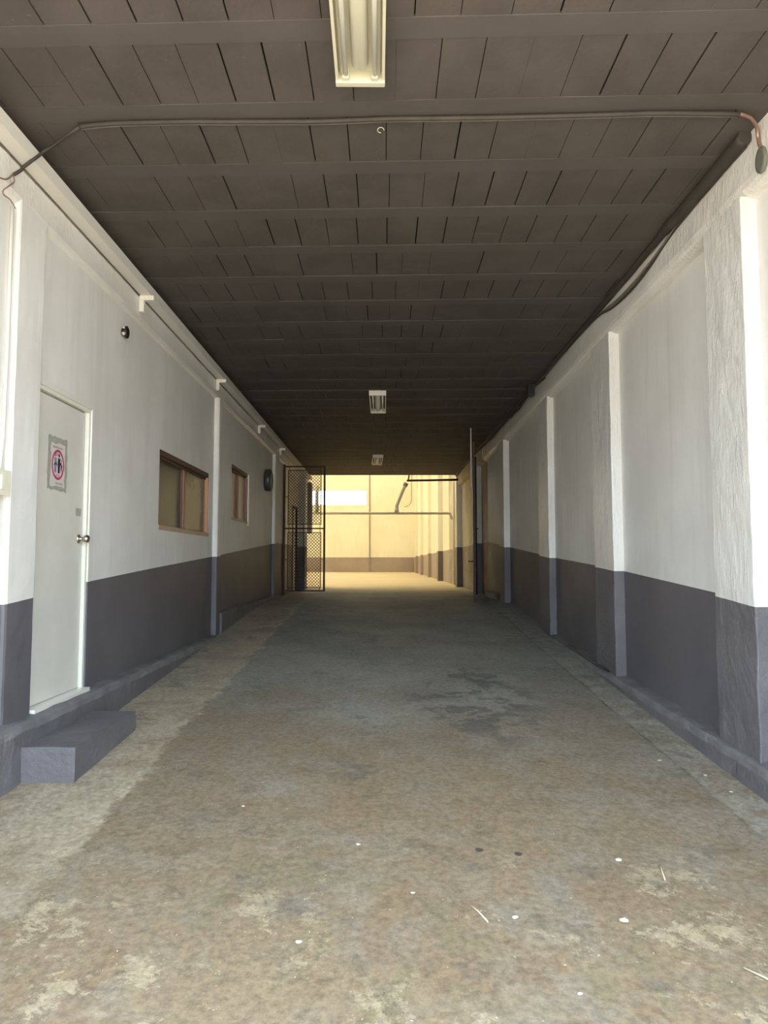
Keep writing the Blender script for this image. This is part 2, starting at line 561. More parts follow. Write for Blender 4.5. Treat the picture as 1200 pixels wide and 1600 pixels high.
brk = sorted({Y0, 4.13, 4.52, 6.8, 9.23, 12.4, 13.1, 15.0, YE})
for a, b in zip(brk, brk[1:]):
    far = a >= 15.0
    wall_panel(m, WR, a, b, [-1.75, wr(a), CZ], [-1.75, wr(b), CZ], [3, 2] if far else [1, 0])
solid(m, 0.22)
wall_right = struct(m.build('wall_right', [M['white'], M['slate'], M['raw'], M['rawlow']]),
                    'right wall painted white over a slate grey band, divided by pilasters', 'wall')


def pilaster(parent, side, y0, y1, face, wall, z0, z1, wf, mats, round_=0.008, jit=0.006, seed=1.0, name='pilaster'):
    """two tone pier: slate up to the band line, white above"""
    s = 1 if wall > face else -1
    c = round_
    base = [(wall + s * 0.02, y0), (face + s * c, y0), (face + s * c * 0.3, y0 + c * 0.3), (face, y0 + c)]
    nmid = max(2, int((y1 - y0) / 0.06))
    mid = [(face, y0 + c + (y1 - y0 - 2 * c) * i / nmid) for i in range(1, nmid)]
    base += mid + [(face, y1 - c), (face + s * c * 0.3, y1 - c * 0.3), (face + s * c, y1), (wall + s * 0.02, y1)]
    nl = max(2, int((wf(y0) - z0) / 0.06))
    nu = max(2, int((z1 - wf(y0)) / 0.06))
    m = MB()
    rows = []
    for k in range(nl + nu + 1):
        row = []
        for (x, y) in base:
            w = wf(y)
            z = z0 + (w - z0) * k / nl if k <= nl else w + (z1 - w) * (k - nl) / nu
            row.append(m.bm.verts.new((x, y, z)))
        rows.append(row)
    for k in range(nl + nu):
        for i in range(len(base) - 1):
            f = m.bm.faces.new((rows[k][i], rows[k][i + 1], rows[k + 1][i + 1], rows[k + 1][i]))
            f.material_index = 1 if k < nl else 0
    m.bm.faces.new(rows[0])
    m.bm.faces.new(rows[-1])
    for v in m.bm.verts:
        if abs(v.co.x - (wall + s * 0.02)) < 1e-5:
            continue
        q = Vector((v.co.x * 2, v.co.y * 9, v.co.z * 4)) + Vector((seed * 3.1, seed, -seed))
        d = noise.noise_vector(q) * jit + noise.noise_vector(q * 3.3) * jit * 0.6
        v.co.x += d.x
        v.co.y += d.y
    return m.build(name, mats, parent)


R2 = [M['white_rough'], M['slate_rough']]
S2 = [M['white'], M['slate']]
pilaster(wall_right, 1, 4.06, 4.55, 2.105, WR, kr(4.3) - 0.03, 2.16, wr, R2, jit=0.006, seed=2.2)
pilaster(wall_right, 1, 6.53, 7.12, 2.105, WR, kr(6.8) - 0.03, 2.16, wr, R2, jit=0.004, seed=4.1)
pilaster(wall_right, 1, 9.12, 9.70, 2.115, WR, kr(9.4) - 0.03, 2.16, wr, R2, jit=0.006, seed=5.6)
pilaster(wall_right, 1, 12.40, 12.95, 2.095, WR, kr(12.6) - 0.03, 2.16, wr, S2, jit=0.003, seed=7.0)
pilaster(wall_right, 1, 15.95, 16.5, 2.06, WR, -0.71, 2.30, wr, S2, jit=0.003, seed=8.0)
pilaster(wall_left, -1, 4.00, 4.335, -2.118, WL, -0.93, 2.12, wl, S2, round_=0.02, jit=0.003, seed=9.0)
pilaster(wall_left, -1, 8.90, 9.14, -2.085, WL, -1.0, 2.09, wl, S2, round_=0.03, jit=0.003, seed=10.0)
pilaster(wall_left, -1, 13.62, 14.1, -2.09, WL, -0.72, 2.09, wl, S2, round_=0.02, jit=0.003, seed=11.0)
pilaster(wall_left, -1, 18.0, 18.5, -2.0, WL, -0.72, 2.35, wl, S2, round_=0.01, jit=0.003, seed=12.0)


def sweep(prof_of_y, ys, jit=0.0, seed=0.0, mats=None, name='beam', parent=None, mi_of=None, smooth=False):
    m = MB()
    rows = []
    for y in ys:
        row = []
        for (x, z) in prof_of_y(y):
            d = noise.noise_vector(Vector((x * 5 + seed, y * 5, z * 5))) * jit + noise.noise_vector(Vector((x * 17, y * 17, z * 17 + seed))) * jit * 0.7
            row.append(m.bm.verts.new((x + d.x, y, z + d.z)))
        rows.append(row)
    n = len(rows[0])
    for j in range(len(ys) - 1):
        for i in range(n):
            f = m.bm.faces.new((rows[j][i], rows[j][(i + 1) % n], rows[j + 1][(i + 1) % n], rows[j + 1][i]))
            f.smooth = smooth
            if mi_of:
                f.material_index = mi_of(i)
    m.bm.faces.new(rows[0])
    m.bm.faces.new(rows[-1])
    return m.build(name, mats, parent)


def frange(a, b, s):
    n = max(1, round((b - a) / s))
    return [a + (b - a) * i / n for i in range(n + 1)]


sweep(lambda y: [(2.21, 2.50), (2.105, 2.50), (2.103, 2.34), (2.105, 2.215), (2.112, 2.185), (2.13, 2.165), (2.165, 2.145), (2.21, 2.135)],
      frange(Y0, 15.0, 0.12), 0.006, 3.3, M['white_rough'], 'ring_beam', wall_right)
sweep(lambda y: [(2.21, 2.50), (2.08, 2.50), (2.08, 2.22), (2.10, 2.18), (2.21, 2.16)],
      frange(15.0, YE, 0.3), 0.006, 3.3, M['raw'], 'ring_beam', wall_right)
sweep(lambda y: [(-2.16, 2.295), (-2.118, 2.295), (-2.116, 2.20), (-2.118, 2.125), (-2.128, 2.10), (-2.16, 2.075)],
      frange(Y0, YE, 0.12), 0.004, 5.3, M['white_rough'], 'ring_beam', wall_left)

# kerbs
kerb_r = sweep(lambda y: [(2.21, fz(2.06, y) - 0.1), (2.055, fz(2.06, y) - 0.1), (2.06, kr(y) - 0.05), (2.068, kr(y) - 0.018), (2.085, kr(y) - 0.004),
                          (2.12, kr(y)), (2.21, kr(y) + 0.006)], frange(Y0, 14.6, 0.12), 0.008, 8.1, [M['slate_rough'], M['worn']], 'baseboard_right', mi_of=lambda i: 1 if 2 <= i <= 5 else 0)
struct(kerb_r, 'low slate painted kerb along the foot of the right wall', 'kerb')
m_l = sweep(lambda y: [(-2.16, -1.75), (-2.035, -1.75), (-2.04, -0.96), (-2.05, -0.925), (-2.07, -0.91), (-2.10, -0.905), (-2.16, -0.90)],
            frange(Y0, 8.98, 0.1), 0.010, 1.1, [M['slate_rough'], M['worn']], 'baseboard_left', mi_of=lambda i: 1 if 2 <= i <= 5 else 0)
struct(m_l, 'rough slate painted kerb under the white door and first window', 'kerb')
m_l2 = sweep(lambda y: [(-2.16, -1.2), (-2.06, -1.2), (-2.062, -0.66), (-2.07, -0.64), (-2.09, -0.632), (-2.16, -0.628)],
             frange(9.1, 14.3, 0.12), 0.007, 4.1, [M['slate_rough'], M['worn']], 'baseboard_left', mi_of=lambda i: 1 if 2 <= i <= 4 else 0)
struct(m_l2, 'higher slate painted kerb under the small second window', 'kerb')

# ------------------------------------------------------------------ ceiling: joists and infill blocks
SKEW = -0.03
m = MB()
m.box(-2.4, 2.4, Y0, YE, CZ + 0.016, CZ + 0.30, mi=1)
jy = []
k = -4
while True:
    y = 3.115 + 0.578 * k
    if y > YE + 0.1:
        break
    jy.append(y)
    k += 1
rnd = random.Random(21)


def skbox(m, x0, x1, y0, y1, z0, z1, mi):
    v = [m.bm.verts.new((x, min(YE, max(Y0, y + SKEW * x)), z)) for z in (z0, z1) for (x, y) in ((x0, y0), (x1, y0), (x1, y1), (x0, y1))]
    for q in ((3, 2, 1, 0), (0, 1, 5, 4), (1, 2, 6, 5), (2, 3, 7, 6), (3, 0, 4, 7)):
        f = m.bm.faces.new([v[i] for i in q])
        f.material_index = mi


for a in jy:
    skbox(m, -2.3, 2.3, a - 0.066, a + 0.066, CZ - (0.0012 if a < 9.5 else 0.004) + rnd.uniform(-0.001, 0.001), CZ + 0.05, 2)
for a, b in zip(jy, jy[1:]):
    x = -2.3 - rnd.uniform(0, 0.2)
    while x < 2.3:
        w = 0.215 + rnd.uniform(-0.012, 0.012)
        gap = rnd.choice((0.001, 0.0035, 0.005, 0.0065, 0.008, 0.0095))
        g0 = rnd.choice((0.0, 0.001, 0.003)) + 0.066
        g1 = rnd.choice((0.0, 0.001, 0.003)) + 0.066
        if rnd.random() < 0.06:       # a block made up of two pieces
            ym = a + rnd.uniform(0.25, 0.4)
            skbox(m, x, x + w - gap, a + g0, ym, CZ + rnd.uniform(0, 0.003), CZ + 0.05, 0)
            skbox(m, x, x + w - gap, ym + 0.002, b - g1, CZ + rnd.uniform(0.001, 0.005), CZ + 0.05, 0)
        else:
            skbox(m, x, x + w - gap, a + g0, b - g1, CZ + rnd.uniform(0, 0.0025), CZ + 0.05, 0)
        x += w
ceiling = struct(m.build('ceiling', [M['ceil'], M['gapdark'], M['joist']]), 'dark painted ceiling of concrete joists and infill blocks', 'ceiling')

# white sheet gutter under the ceiling, left side
m = MB()
m.box(-2.112, -2.02, Y0, YE - 0.1, 2.312, 2.322)
m.box(-2.03, -2.02, Y0, YE - 0.1, 2.322, 2.388)
m.box(-2.04, -2.02, Y0, YE - 0.1, 2.388, 2.396)
m.box(-2.112, -2.104, Y0, YE - 0.1, 2.322, 2.388)
struct(m.build('trim_1', M['gutter']), 'long white sheet metal channel under the ceiling along the left wall', 'trim')


# ------------------------------------------------------------------ door in the left wall
d1 = thing('door_1', 'closed cream door with steel knob and taped sign in left wall', 'door', (-2.19, 4.75, -0.90))
tag(d1, kind='structure')
m = MB()
m.box(-2.215, -2.175, 4.36, 5.118, -0.882, 1.082, bev=0.003)
leaf = m.build('door_panel', M['door'], d1)
m = MB()
m.box(-2.26, -2.15, DOOR[0], DOOR[0] + 0.03, -0.90, 1.12)
m.box(-2.26, -2.15, DOOR[1] - 0.03, DOOR[1], -0.90, 1.12)
m.box(-2.26, -2.15, DOOR[0] + 0.03, DOOR[1] - 0.03, 1.09, 1.12)
m.build('door_frame', M['trimwhite'], d1)
m = MB()
m.box(-2.16, -2.140, DOOR[1] - 0.002, DOOR[1] + 0.038, wl(5.17), 1.155, bev=0.003)
m.box(-2.16, -2.140, DOOR[0] - 0.03, DOOR[1] - 0.002, 1.115, 1.155, bev=0.003)
m.build('architrave', M['trimwhite'], d1)
m = MB()
m.box(-2.16, -2.140, DOOR[1] - 0.002, DOOR[1] + 0.038, -0.90, wl(5.17), bev=0.003)
tag(m.build('architrave', M['slate'], d1), 'slate painted lower end of the door surround')
m = MB()
m.box(-2.25, -2.10, DOOR[0] + 0.005, DOOR[1] - 0.005, -0.915, -0.885, bev=0.004)
m.build('threshold', M['trimwhite'], d1)
m = MB()
m.lathe([(-2.197, 0.034), (-2.190, 0.034), (-2.184, 0.026), (-2.178, 0.013), (-2.160, 0.012), (-2.152, 0.024), (-2.140, 0.029), (-2.128, 0.027), (-2.120, 0.016)],
        'x', (0.02, 5.06, 0.168), 24)
tag(m.build('door_knob', M['knob'], leaf), 'round brushed steel knob')
m = MB()
m.box(-2.1752, -2.174, 5.00, 5.085, 0.33, 0.385)
tag(m.build('patch', M['tape'], leaf), 'pale scuffed patch above the knob')

# sign taped on the door
sg = thing('paper_sign', 'faded paper sign with red ring and dark figures taped to the cream door', 'sign', (-2.174, 4.722, 0.666))
XS = -2.174
m = MB()
m.box(XS, XS + 0.0015, 4.60, 4.845, 0.50, 0.82)
m.build('paper', M['paper'], sg)
m = MB()
rt = random.Random(3)


def tape(m, y0, y1, z0, z1):
    horizontal = (y1 - y0) > (z1 - z0)
    n = 9
    A, B = [], []
    for i in range(n + 1):
        u = i / n
        j = rt.uniform(-0.007, 0.007)
        k2 = rt.uniform(-0.007, 0.007)
        if horizontal:
            A.append(m.bm.verts.new((XS + 0.0022, y0 + (y1 - y0) * u, z0 + j)))
            B.append(m.bm.verts.new((XS + 0.0022, y0 + (y1 - y0) * u, z1 + k2)))
        else:
            A.append(m.bm.verts.new((XS + 0.0026, y0 + j, z0 + (z1 - z0) * u)))
            B.append(m.bm.verts.new((XS + 0.0026, y1 + k2, z0 + (z1 - z0) * u)))
    fs = [m.bm.faces.new((A[i], A[i + 1], B[i + 1], B[i])) for i in range(n)]
    r = bmesh.ops.extrude_face_region(m.bm, geom=fs, use_keep_orig=True)
    for v in [g for g in r['geom'] if isinstance(g, bmesh.types.BMVert)]:
        v.co.x -= 0.0012


for q in ((4.585, 4.86, 0.795, 0.838), (4.585, 4.86, 0.482, 0.508), (4.583, 4.622, 0.49, 0.83), (4.825, 4.862, 0.49, 0.83)):
    m2 = MB()
    tape(m2, *q)
    m2.build('tape_strip', M['tape'], sg)
m.bm.free()
m = MB()
ring = [(XS + 0.003, 4.728 + 0.082 * math.cos(a), 0.655 + 0.093 * math.sin(a)) for a in [2 * PI * i / 40 for i in range(40)]]
m.tube(ring, 0.0085, 6, closed=True)
for v in m.bm.verts:
    v.co.x = XS + 0.0025 + (v.co.x - XS - 0.003) * 0.15
m.build('red_ring', M['red'], sg)
for q in ((4.665, 4.745, 0.715, 0.735), (4.70, 4.755, 0.575, 0.592), (4.772, 4.790, 0.61, 0.65)):
    m = MB()
    m.box(XS + 0.0016, XS + 0.0022, *q)
    m.build('pink_patch', M['pink'], sg)
m = MB()


def fig(m, cy, mi):
    xf = XS + 0.0024
    m.quad(((xf, cy - 0.014, 0.60), (xf, cy + 0.014, 0.60), (xf, cy + 0.017, 0.70), (xf, cy - 0.017, 0.70)), mi)
    m.quad([(xf, cy + 0.012 * math.cos(a), 0.718 + 0.012 * math.sin(a)) for a in [2 * PI * i / 12 for i in range(12)]], mi)


fig(m, 4.692, 1)
fig(m, 4.742, 0)
xf = XS + 0.0028
m.quad(((xf, 4.668, 0.655), (xf, 4.672, 0.643), (xf, 4.70, 0.66), (xf, 4.716, 0.645), (xf, 4.72, 0.656), (xf, 4.70, 0.674)), 0)
m.quad(((xf, 4.75, 0.664), (xf, 4.79, 0.641), (xf, 4.792, 0.653), (xf, 4.752, 0.676)), 0)
m.quad(((xf, 4.77, 0.62), (xf, 4.782, 0.62), (xf, 4.775, 0.70), (xf, 4.768, 0.70)), 0)
m.build('figures', [M['navy'], M['lilac']], sg)
m = MB()
for i in range(9):
    y = 4.655 + i * 0.0155
    m.box(XS + 0.0016, XS + 0.0022, y, y + 0.010, 0.762, 0.775)
m.build('print_line', M['greyink'], sg)
m = MB()
for i in range(8):
    y = 4.70 + i * 0.0135
    m.box(XS + 0.0016, XS + 0.0022, y, y + 0.009, 0.525, 0.536)
m.build('print_line', M['greyink'], sg)
sg.location.y -= 0.03
sg.location.z -= 0.006


# ------------------------------------------------------------------ windows of the left wall
def window(name, label, rect, glass, split, sill_m, jamb_m, head_m, white_edge=False, rooms=True):
    y0, y1, z0, z1 = rect
    w = thing(name, label, 'window', (WL - 0.1, (y0 + y1) / 2, z0))
    tag(w, kind='structure')
    e = 0.055
    m = MB()
    m.box(WL - 0.16, WL - 0.005, y0, y1, z1 - e, z1, bev=0.004)
    m.box(WL - 0.04, WL - 0.028, y0 + 0.02, y1 - 0.04, z1 - e - 0.025, z1 - e + 0.004)
    m.build('head_rail', M['headwood'], w)
    m = MB()
    m.box(WL - 0.16, WL - 0.003, y0, y0 + 0.02, z0 + 0.045, z1 - e, bev=0.003)
    m.box(WL - 0.16, WL - 0.003, y1 - 0.04, y1, z0 + 0.045, z1 - e, bev=0.003)
    m.build('jamb', jamb_m, w)
    m = MB()
    m.box(WL - 0.16, WL + 0.006, y0, y1, z0, z0 + 0.045, bev=0.004)
    m.build('sill', sill_m, w)
    ym = y0 + (y1 - y0) * split
    for a, b, xo in ((y0 + 0.02, ym + 0.02, -0.085), (ym - 0.02, y1 - 0.04, -0.052)):
        m = MB()
        m.box(WL + xo - 0.012, WL + xo + 0.012, a, a + 0.035, z0 + 0.045, z1 - e)
        m.box(WL + xo - 0.012, WL + xo + 0.012, b - 0.03, b, z0 + 0.045, z1 - e)
        m.box(WL + xo - 0.012, WL + xo + 0.012, a + 0.035, b - 0.03, z0 + 0.045, z0 + 0.06)
        m.box(WL + xo - 0.012, WL + xo + 0.012, a + 0.035, b - 0.03, z1 - e - 0.022, z1 - e)
        s = m.build('sash', head_m, w)
        m = MB()
        m.box(WL + xo - 0.004, WL + xo + 0.004, a + 0.03, b - 0.025, z0 + 0.055, z1 - e - 0.018)
        m.build('pane', glass, s)
    if white_edge:
        m = MB()
        m.box(WL - 0.01, WL + 0.018, y1 - 0.004, y1 + 0.055, z0 - 0.02, z1 - 0.01, bev=0.004)
        tag(m.build('edge_strip', M['trimwhite'], w), 'white painted edge strip')
    return w


window('window_1', 'wide sliding window in brown wood frame with dusty olive panes', W1, M['glass'], 0.53, M['sillwood'], M['jambwood'], M['wood'])
window('window_2', 'small wooden sliding window with pale curtained panes near the round fixture', W2, M['curtain'], 0.56, M['sillwood'], M['wood'], M['wood'], True)
# dim room behind the windows
m = MB()
m.box(-3.6, -3.55, 4.0, 12.5, -0.9, 2.4)
m.box(-3.6, -2.37, 4.0, 4.05, -0.9, 2.4)
m.box(-3.6, -2.37, 12.45, 12.5, -0.9, 2.4)
m.box(-3.6, -2.37, 4.0, 12.5, 2.4, 2.45)
m.box(-3.6, -2.37, 4.0, 12.5, -0.95, -0.9)
struct(m.build('wall_office', M['room']), 'dim office room behind the left wall windows', 'wall')

# second door beyond the gate
d2 = thing('door_2', 'narrow white door seen through the mesh gate', 'door', (-2.19, 17.0, -0.69))
tag(d2, kind='structure')
m = MB()
m.box(-2.24, -2.175, D2[0] + 0.05, D2[1] - 0.04, -0.688, 1.30)
m.build('door_panel', M['trimwhite'], d2)
m = MB()
m.box(-2.25, -2.13, D2[0], D2[0] + 0.05, -0.69, 1.34)
m.box(-2.25, -2.13, D2[1] - 0.04, D2[1], -0.69, 1.34)
m.box(-2.25, -2.13, D2[0] + 0.05, D2[1] - 0.04, 1.30, 1.34)
m.build('door_frame', M['rust'], d2)

# ------------------------------------------------------------------ hall beyond the passage
ZT = 7.4
m = MB()
WB = (-5.7, -1.27, 4.20, 5.32)
zs = [-0.95, 0.38, WB[2], WB[3], ZT]
yb = 52.0
for (x0, x1) in ((-18, WB[0]), (WB[0], WB[1]), (WB[1], 2.4)):
    for k in range(4):
        if x0 == WB[0] and k == 2:
            continue
        m.quad(((x0, yb, zs[k]), (x1, yb, zs[k]), (x1, yb, zs[k + 1]), (x0, yb, zs[k + 1])), 1 if k == 0 else 0)
bmesh.ops.remove_doubles(m.bm, verts=m.bm.verts, dist=1e-4)
r = bmesh.ops.extrude_face_region(m.bm, geom=list(m.bm.faces), use_keep_orig=True)
for v in [g for g in r['geom'] if isinstance(g, bmesh.types.BMVert)]:
    v.co.y += 0.25
wall_back = struct(m.build('wall_back', [M['cream'], M['mauve']]), 'cream far wall of the hall over a mauve band, with a bright high window', 'wall')
w3 = thing('window_3', 'overexposed white strip window high in the far cream wall', 'window', ((WB[0] + WB[1]) / 2, 52.1, WB[2]))
tag(w3, kind='structure')
m = MB()
m.box(WB[0], WB[1], 52.08, 52.16, WB[2], WB[2] + 0.05)
m.box(WB[0], WB[1], 52.08, 52.16, WB[3] - 0.05, WB[3])
m.box(WB[0], WB[0] + 0.05, 52.08, 52.16, WB[2] + 0.05, WB[3] - 0.05)
m.box(WB[1] - 0.05, WB[1], 52.08, 52.16, WB[2] + 0.05, WB[3] - 0.05)
m.build('window_frame', M['trimwhite'], w3)
t = NT('clear_window_glass')
M['clear'] = t.finish((1, 1, 1), 0.0, Transmission_Weight=1.0, IOR=1.01)
m = MB()
m.box(WB[0] + 0.05, WB[1] - 0.05, 52.11, 52.12, WB[2] + 0.05, WB[3] - 0.05)
m.build('pane', M['clear'], w3)
m = MB()
m.box(-1.09, -1.0, 51.93, 52.0, -0.7, ZT, bev=0.01)
struct(m.build('trim_2', M['mauve']), 'thin upright strip on the far cream wall', 'trim')

m = MB()
for a, b, z_ in ((YE, 24.0, 0), (24.0, 52.0, 1)):
    m.quad(((WR, a, -0.95), (WR, b, -0.95), (WR, b, 0.43 if b < 50 else 0.38), (WR, a, 0.43)), 1 if z_ == 0 else 3)
    m.quad(((WR, a, 0.43), (WR, b, 0.43 if b < 50 else 0.38), (WR, b, ZT), (WR, a, ZT)), 0 if z_ == 0 else 2)
solid(m, 0.22)
wall_hr = struct(m.build('wall_hall_right', [M['raw'], M['rawlow'], M['cream'], M['mauve']]), 'right side wall of the hall, stained plaster turning cream', 'wall')
C2 = [M['white'], M['slate']]
pilaster(wall_hr, 1, 19.95, 20.4, 2.04, WR, -0.70, ZT, wr, C2, jit=0.003, seed=20)
pilaster(wall_hr, 1, 26.6, 27.1, 2.02, WR, -0.70, ZT, wr, C2, jit=0.003, seed=21)
for i, y in enumerate((33.2, 40.0, 46.0)):
    pilaster(wall_hr, 1, y, y + 0.45, 2.06, WR, -0.70, ZT, wr, [M['cream'], M['mauve']], jit=0.003, seed=22 + i)
m = MB()
m.box(-18.2, -18, YE, 52, -0.95, ZT)
struct(m.build('wall_hall_left', M['cream']), 'left side wall of the hall, out of view', 'wall')
m = MB()
m.box(-18.2, -2.37, YE - 0.3, YE, -0.95, ZT)
m.box(-2.37, 2.42, YE - 0.3, YE, CZ + 0.30, ZT)
struct(m.build('wall_hall_front', M['cream']), 'hall wall above the end of the passage roof', 'wall')
m = MB()
m.box(-18.2, 2.5, YE - 0.3, 52.3, ZT, ZT + 0.02)
struct(m.build('ceiling_hall', M['sheet']), 'unseen roof sheeting over the hall, translucent yellow to shape its light', 'ceiling')

# ------------------------------------------------------------------ concrete step
m = MB()
x0, x1, y0, y1, zt = -2.045, -1.738, 4.08, 5.06, -1.036
nx, ny, nz = 8, 22, 5
def step_pt(i, j, k):
    x = x0 + (x1 - x0) * i / nx
    y = y0 + (y1 - y0) * j / ny
    zb = fz(x, y) - 0.012
    return (x, y, zb + (zt - zb) * k / nz)
cache = {}
def sv(i, j, k):
    if (i, j, k) not in cache:
        cache[(i, j, k)] = m.bm.verts.new(step_pt(i, j, k))
    return cache[(i, j, k)]
for i in range(nx):
    for j in range(ny):
        m.bm.faces.new((sv(i, j, nz), sv(i + 1, j, nz), sv(i + 1, j + 1, nz), sv(i, j + 1, nz)))
        m.bm.faces.new((sv(i, j, 0), sv(i, j + 1, 0), sv(i + 1, j + 1, 0), sv(i + 1, j, 0)))
for k in range(nz):
    for i in range(nx):
        m.bm.faces.new((sv(i, 0, k), sv(i + 1, 0, k), sv(i + 1, 0, k + 1), sv(i, 0, k + 1)))
        m.bm.faces.new((sv(i, ny, k), sv(i, ny, k + 1), sv(i + 1, ny, k + 1), sv(i + 1, ny, k)))
    for j in range(ny):
        m.bm.faces.new((sv(0, j, k), sv(0, j, k + 1), sv(0, j + 1, k + 1), sv(0, j + 1, k)))
        m.bm.faces.new((sv(nx, j, k), sv(nx, j + 1, k), sv(nx, j + 1, k + 1), sv(nx, j, k + 1)))
m.jitter(0.0035, 7.0, 2.0)
tag(m.build('concrete_step', M['slate_rough']), 'slate painted concrete step block on the floor below the cream door', 'step')


# ------------------------------------------------------------------ fluorescent lights
def make_light(loc, label, rz=0.0, back=True):
    en = M['lampwhite'] if back else M['lampsheen']
    tu = M['tube'] if back else M['tubesheen']
    r = thing('fluorescent_light', label, 'ceiling light', loc, 'fluorescent fittings along the ceiling', rz)
    L = 1.24
    W = 0.122
    # enamelled tray: back, folded sides, end plates (local: top face at z=0, hangs below)
    m = MB()
    if back:
        m.box(-W, W, 0, L, -0.012, 0.0)
    else:
        m.box(-0.045, 0.045, 0, L, -0.012, 0.0)
    for s in (-1, 1):
        m.box(s * W - (0.014 if s > 0 else 0), s * W + (0.0 if s > 0 else 0.014), 0, L, -0.062, -0.012)
        if back:
            m.box(s * (W - 0.03) - 0.006, s * (W - 0.03) + 0.006, 0.02, L - 0.02, -0.030, -0.012)
    m.build('tray', en, r, local=True)
    for y in (0.0, L - 0.035):
        m = MB()
        m.box(-W - 0.001, W + 0.001, y, y + 0.035, -0.072, -0.0005, bev=0.005)
        m.build('end_plate', en, r, local=True)
    # rounded ballast cover along the middle
    m = MB()
    n = 10
    rows = []
    for y, sc in ((0.075, 0.35), (0.085, 0.75), (0.105, 1.0), (L - 0.105, 1.0), (L - 0.085, 0.75), (L - 0.075, 0.35)):
        rows.append([m.bm.verts.new((0.041 * sc * math.cos(PI + PI * i / n), y, -0.012 + 0.050 * sc * math.sin(PI + PI * i / n))) for i in range(n + 1)])
    for A, B in zip(rows, rows[1:]):
        for i in range(n):
            f = m.bm.faces.new((A[i], A[i + 1], B[i + 1], B[i]))
            f.smooth = True
        m.bm.faces.new((A[0], B[0], B[n], A[n]))
    m.bm.faces.new(rows[0])
    m.bm.faces.new(rows[-1])
    m.build('ballast_cover', en, r, local=True)
    for x in (-0.072, 0.072):
        m = MB()
        m.tube([(x, 0.06, -0.048), (x, L - 0.06, -0.048)], 0.0125, 12)
        tb = m.build('lamp_tube', tu, r, local=True)
        for y in (0.035, L - 0.062):
            m = MB()
            m.box(x - 0.016, x + 0.016, y, y + 0.027, -0.066, -0.012, bev=0.004)
            m.build('lamp_holder', en, tb, local=True)
    return r


lz = CZ - 0.006
fl1 = make_light((-0.106, 2.17, lz), 'fluorescent fitting nearest the entrance, cut by the top of the photo', 0.01)
fl2 = make_light((-0.092, 10.0, lz), 'middle fluorescent fitting, with a broad grey end plate', back=False)
dup(fl2, (-0.135, 16.05, lz), 'small farthest fluorescent fitting, slightly askew, near the roof end', 0.035)

# ------------------------------------------------------------------ L brackets under the channel
def bracket(loc, label, s=1.0):
    r = thing('wall_bracket', label, 'bracket', loc, 'white L brackets under the channel')
    m = MB()
    m.box(0.0, 0.04, -0.025, 0.025, -0.10, 0.0, bev=0.003)
    m.build('upright', M['trimwhite'], r, local=True)
    m = MB()
    m.box(0.0, 0.125, -0.025, 0.025, 0.0, 0.042, bev=0.003)
    m.build('arm', M['trimwhite'], r, local=True)
    return r


b0 = bracket((-2.118, 6.03, 2.268), 'white L bracket above the wide window, nearest of the row')
dup(b0, (-2.118, 8.85, 2.268), 'white L bracket just above the second left pilaster')
dup(b0, (-2.118, 11.85, 2.268), 'white L bracket above the small curtained window')
dup(b0, (-2.118, 14.3, 2.272), 'farthest white L bracket, just before the mesh gate')

# ------------------------------------------------------------------ small fixtures of the left wall
cm = thing('wall_camera', 'small black gadget with white glints high on the left wall', 'camera', (-2.15, 5.71, 1.89))
m = MB()
m.lathe([(-2.152, 0.030), (-2.135, 0.030), (-2.130, 0.024)], 'x', (0, 5.72, 1.89), 20)
m.build('mount', M['black'], cm)
m = MB()
m.lathe([(-2.132, 0.020), (-2.128, 0.034), (-2.115, 0.042), (-2.103, 0.040), (-2.098, 0.030)], 'x', (0, 5.71, 1.885), 22)
for v in m.bm.verts:
    v.co.z = 1.885 + (v.co.z - 1.885) * 1.25
m.build('housing', M['black'], cm)
m = MB()
m.lathe([(5.660, 0.008), (5.664, 0.013), (5.682, 0.013)], 'y', (-2.122, 0, 1.862), 14)
tag(m.build('cap', M['chip'], cm), 'white glinting cap')
m = MB()
m.lathe([(5.668, 0.005), (5.672, 0.008), (5.684, 0.008)], 'y', (-2.122, 0, 1.912), 14)
tag(m.build('cap', M['chip'], cm), 'white glinting cap')

dr = thing('wall_fixture', 'round dark green drum shaped fixture on left wall past the small window', 'wall fixture', (-2.15, 12.8, 1.49))
m = MB()
m.lathe([(-2.152, 0.175), (-2.148, 0.195), (-2.10, 0.20), (-2.055, 0.20), (-2.045, 0.192), (-2.043, 0.175)], 'x', (0, 12.8, 1.49), 40)
m.build('drum', M['drum'], dr)
m = MB()
m.lathe([(-2.050, 0.178), (-2.036, 0.172), (-2.034, 0.150), (-2.043, 0.140), (-2.05, 0.05)], 'x', (0, 12.8, 1.49), 40)
m.build('front_cover', M['drum'], dr)

sb = thing('switch_box', 'cream plastic switch box at the left edge of the photo', 'switch box', (-2.10, 3.90, 0.44))
m = MB()
m.box(-2.152, -2.098, 3.80, 3.955, 0.372, 0.508, bev=0.006)
m.build('back_box', M['plastic'], sb)
m = MB()
m.box(-2.10, -2.090, 3.797, 3.958, 0.369, 0.511, bev=0.003)
cp = m.build('cover', M['plastic'], sb)
m = MB()
m.box(-2.091, -2.082, 3.85, 3.89, 0.40, 0.48, bev=0.003)
m.build('rocker', M['plastic'], cp)
m = MB()
m.tube([(-2.139, 3.955, 2.04), (-2.139, 3.955, 1.2), (-2.139, 3.945, 0.7), (-2.139, 3.92, 0.508)], 0.011, 10)
tag(m.build('conduit', M['trimwhite']), 'thin white upright conduit beside the near left pilaster above switch box', 'conduit')

# cables over the gutter
rc = random.Random(11)


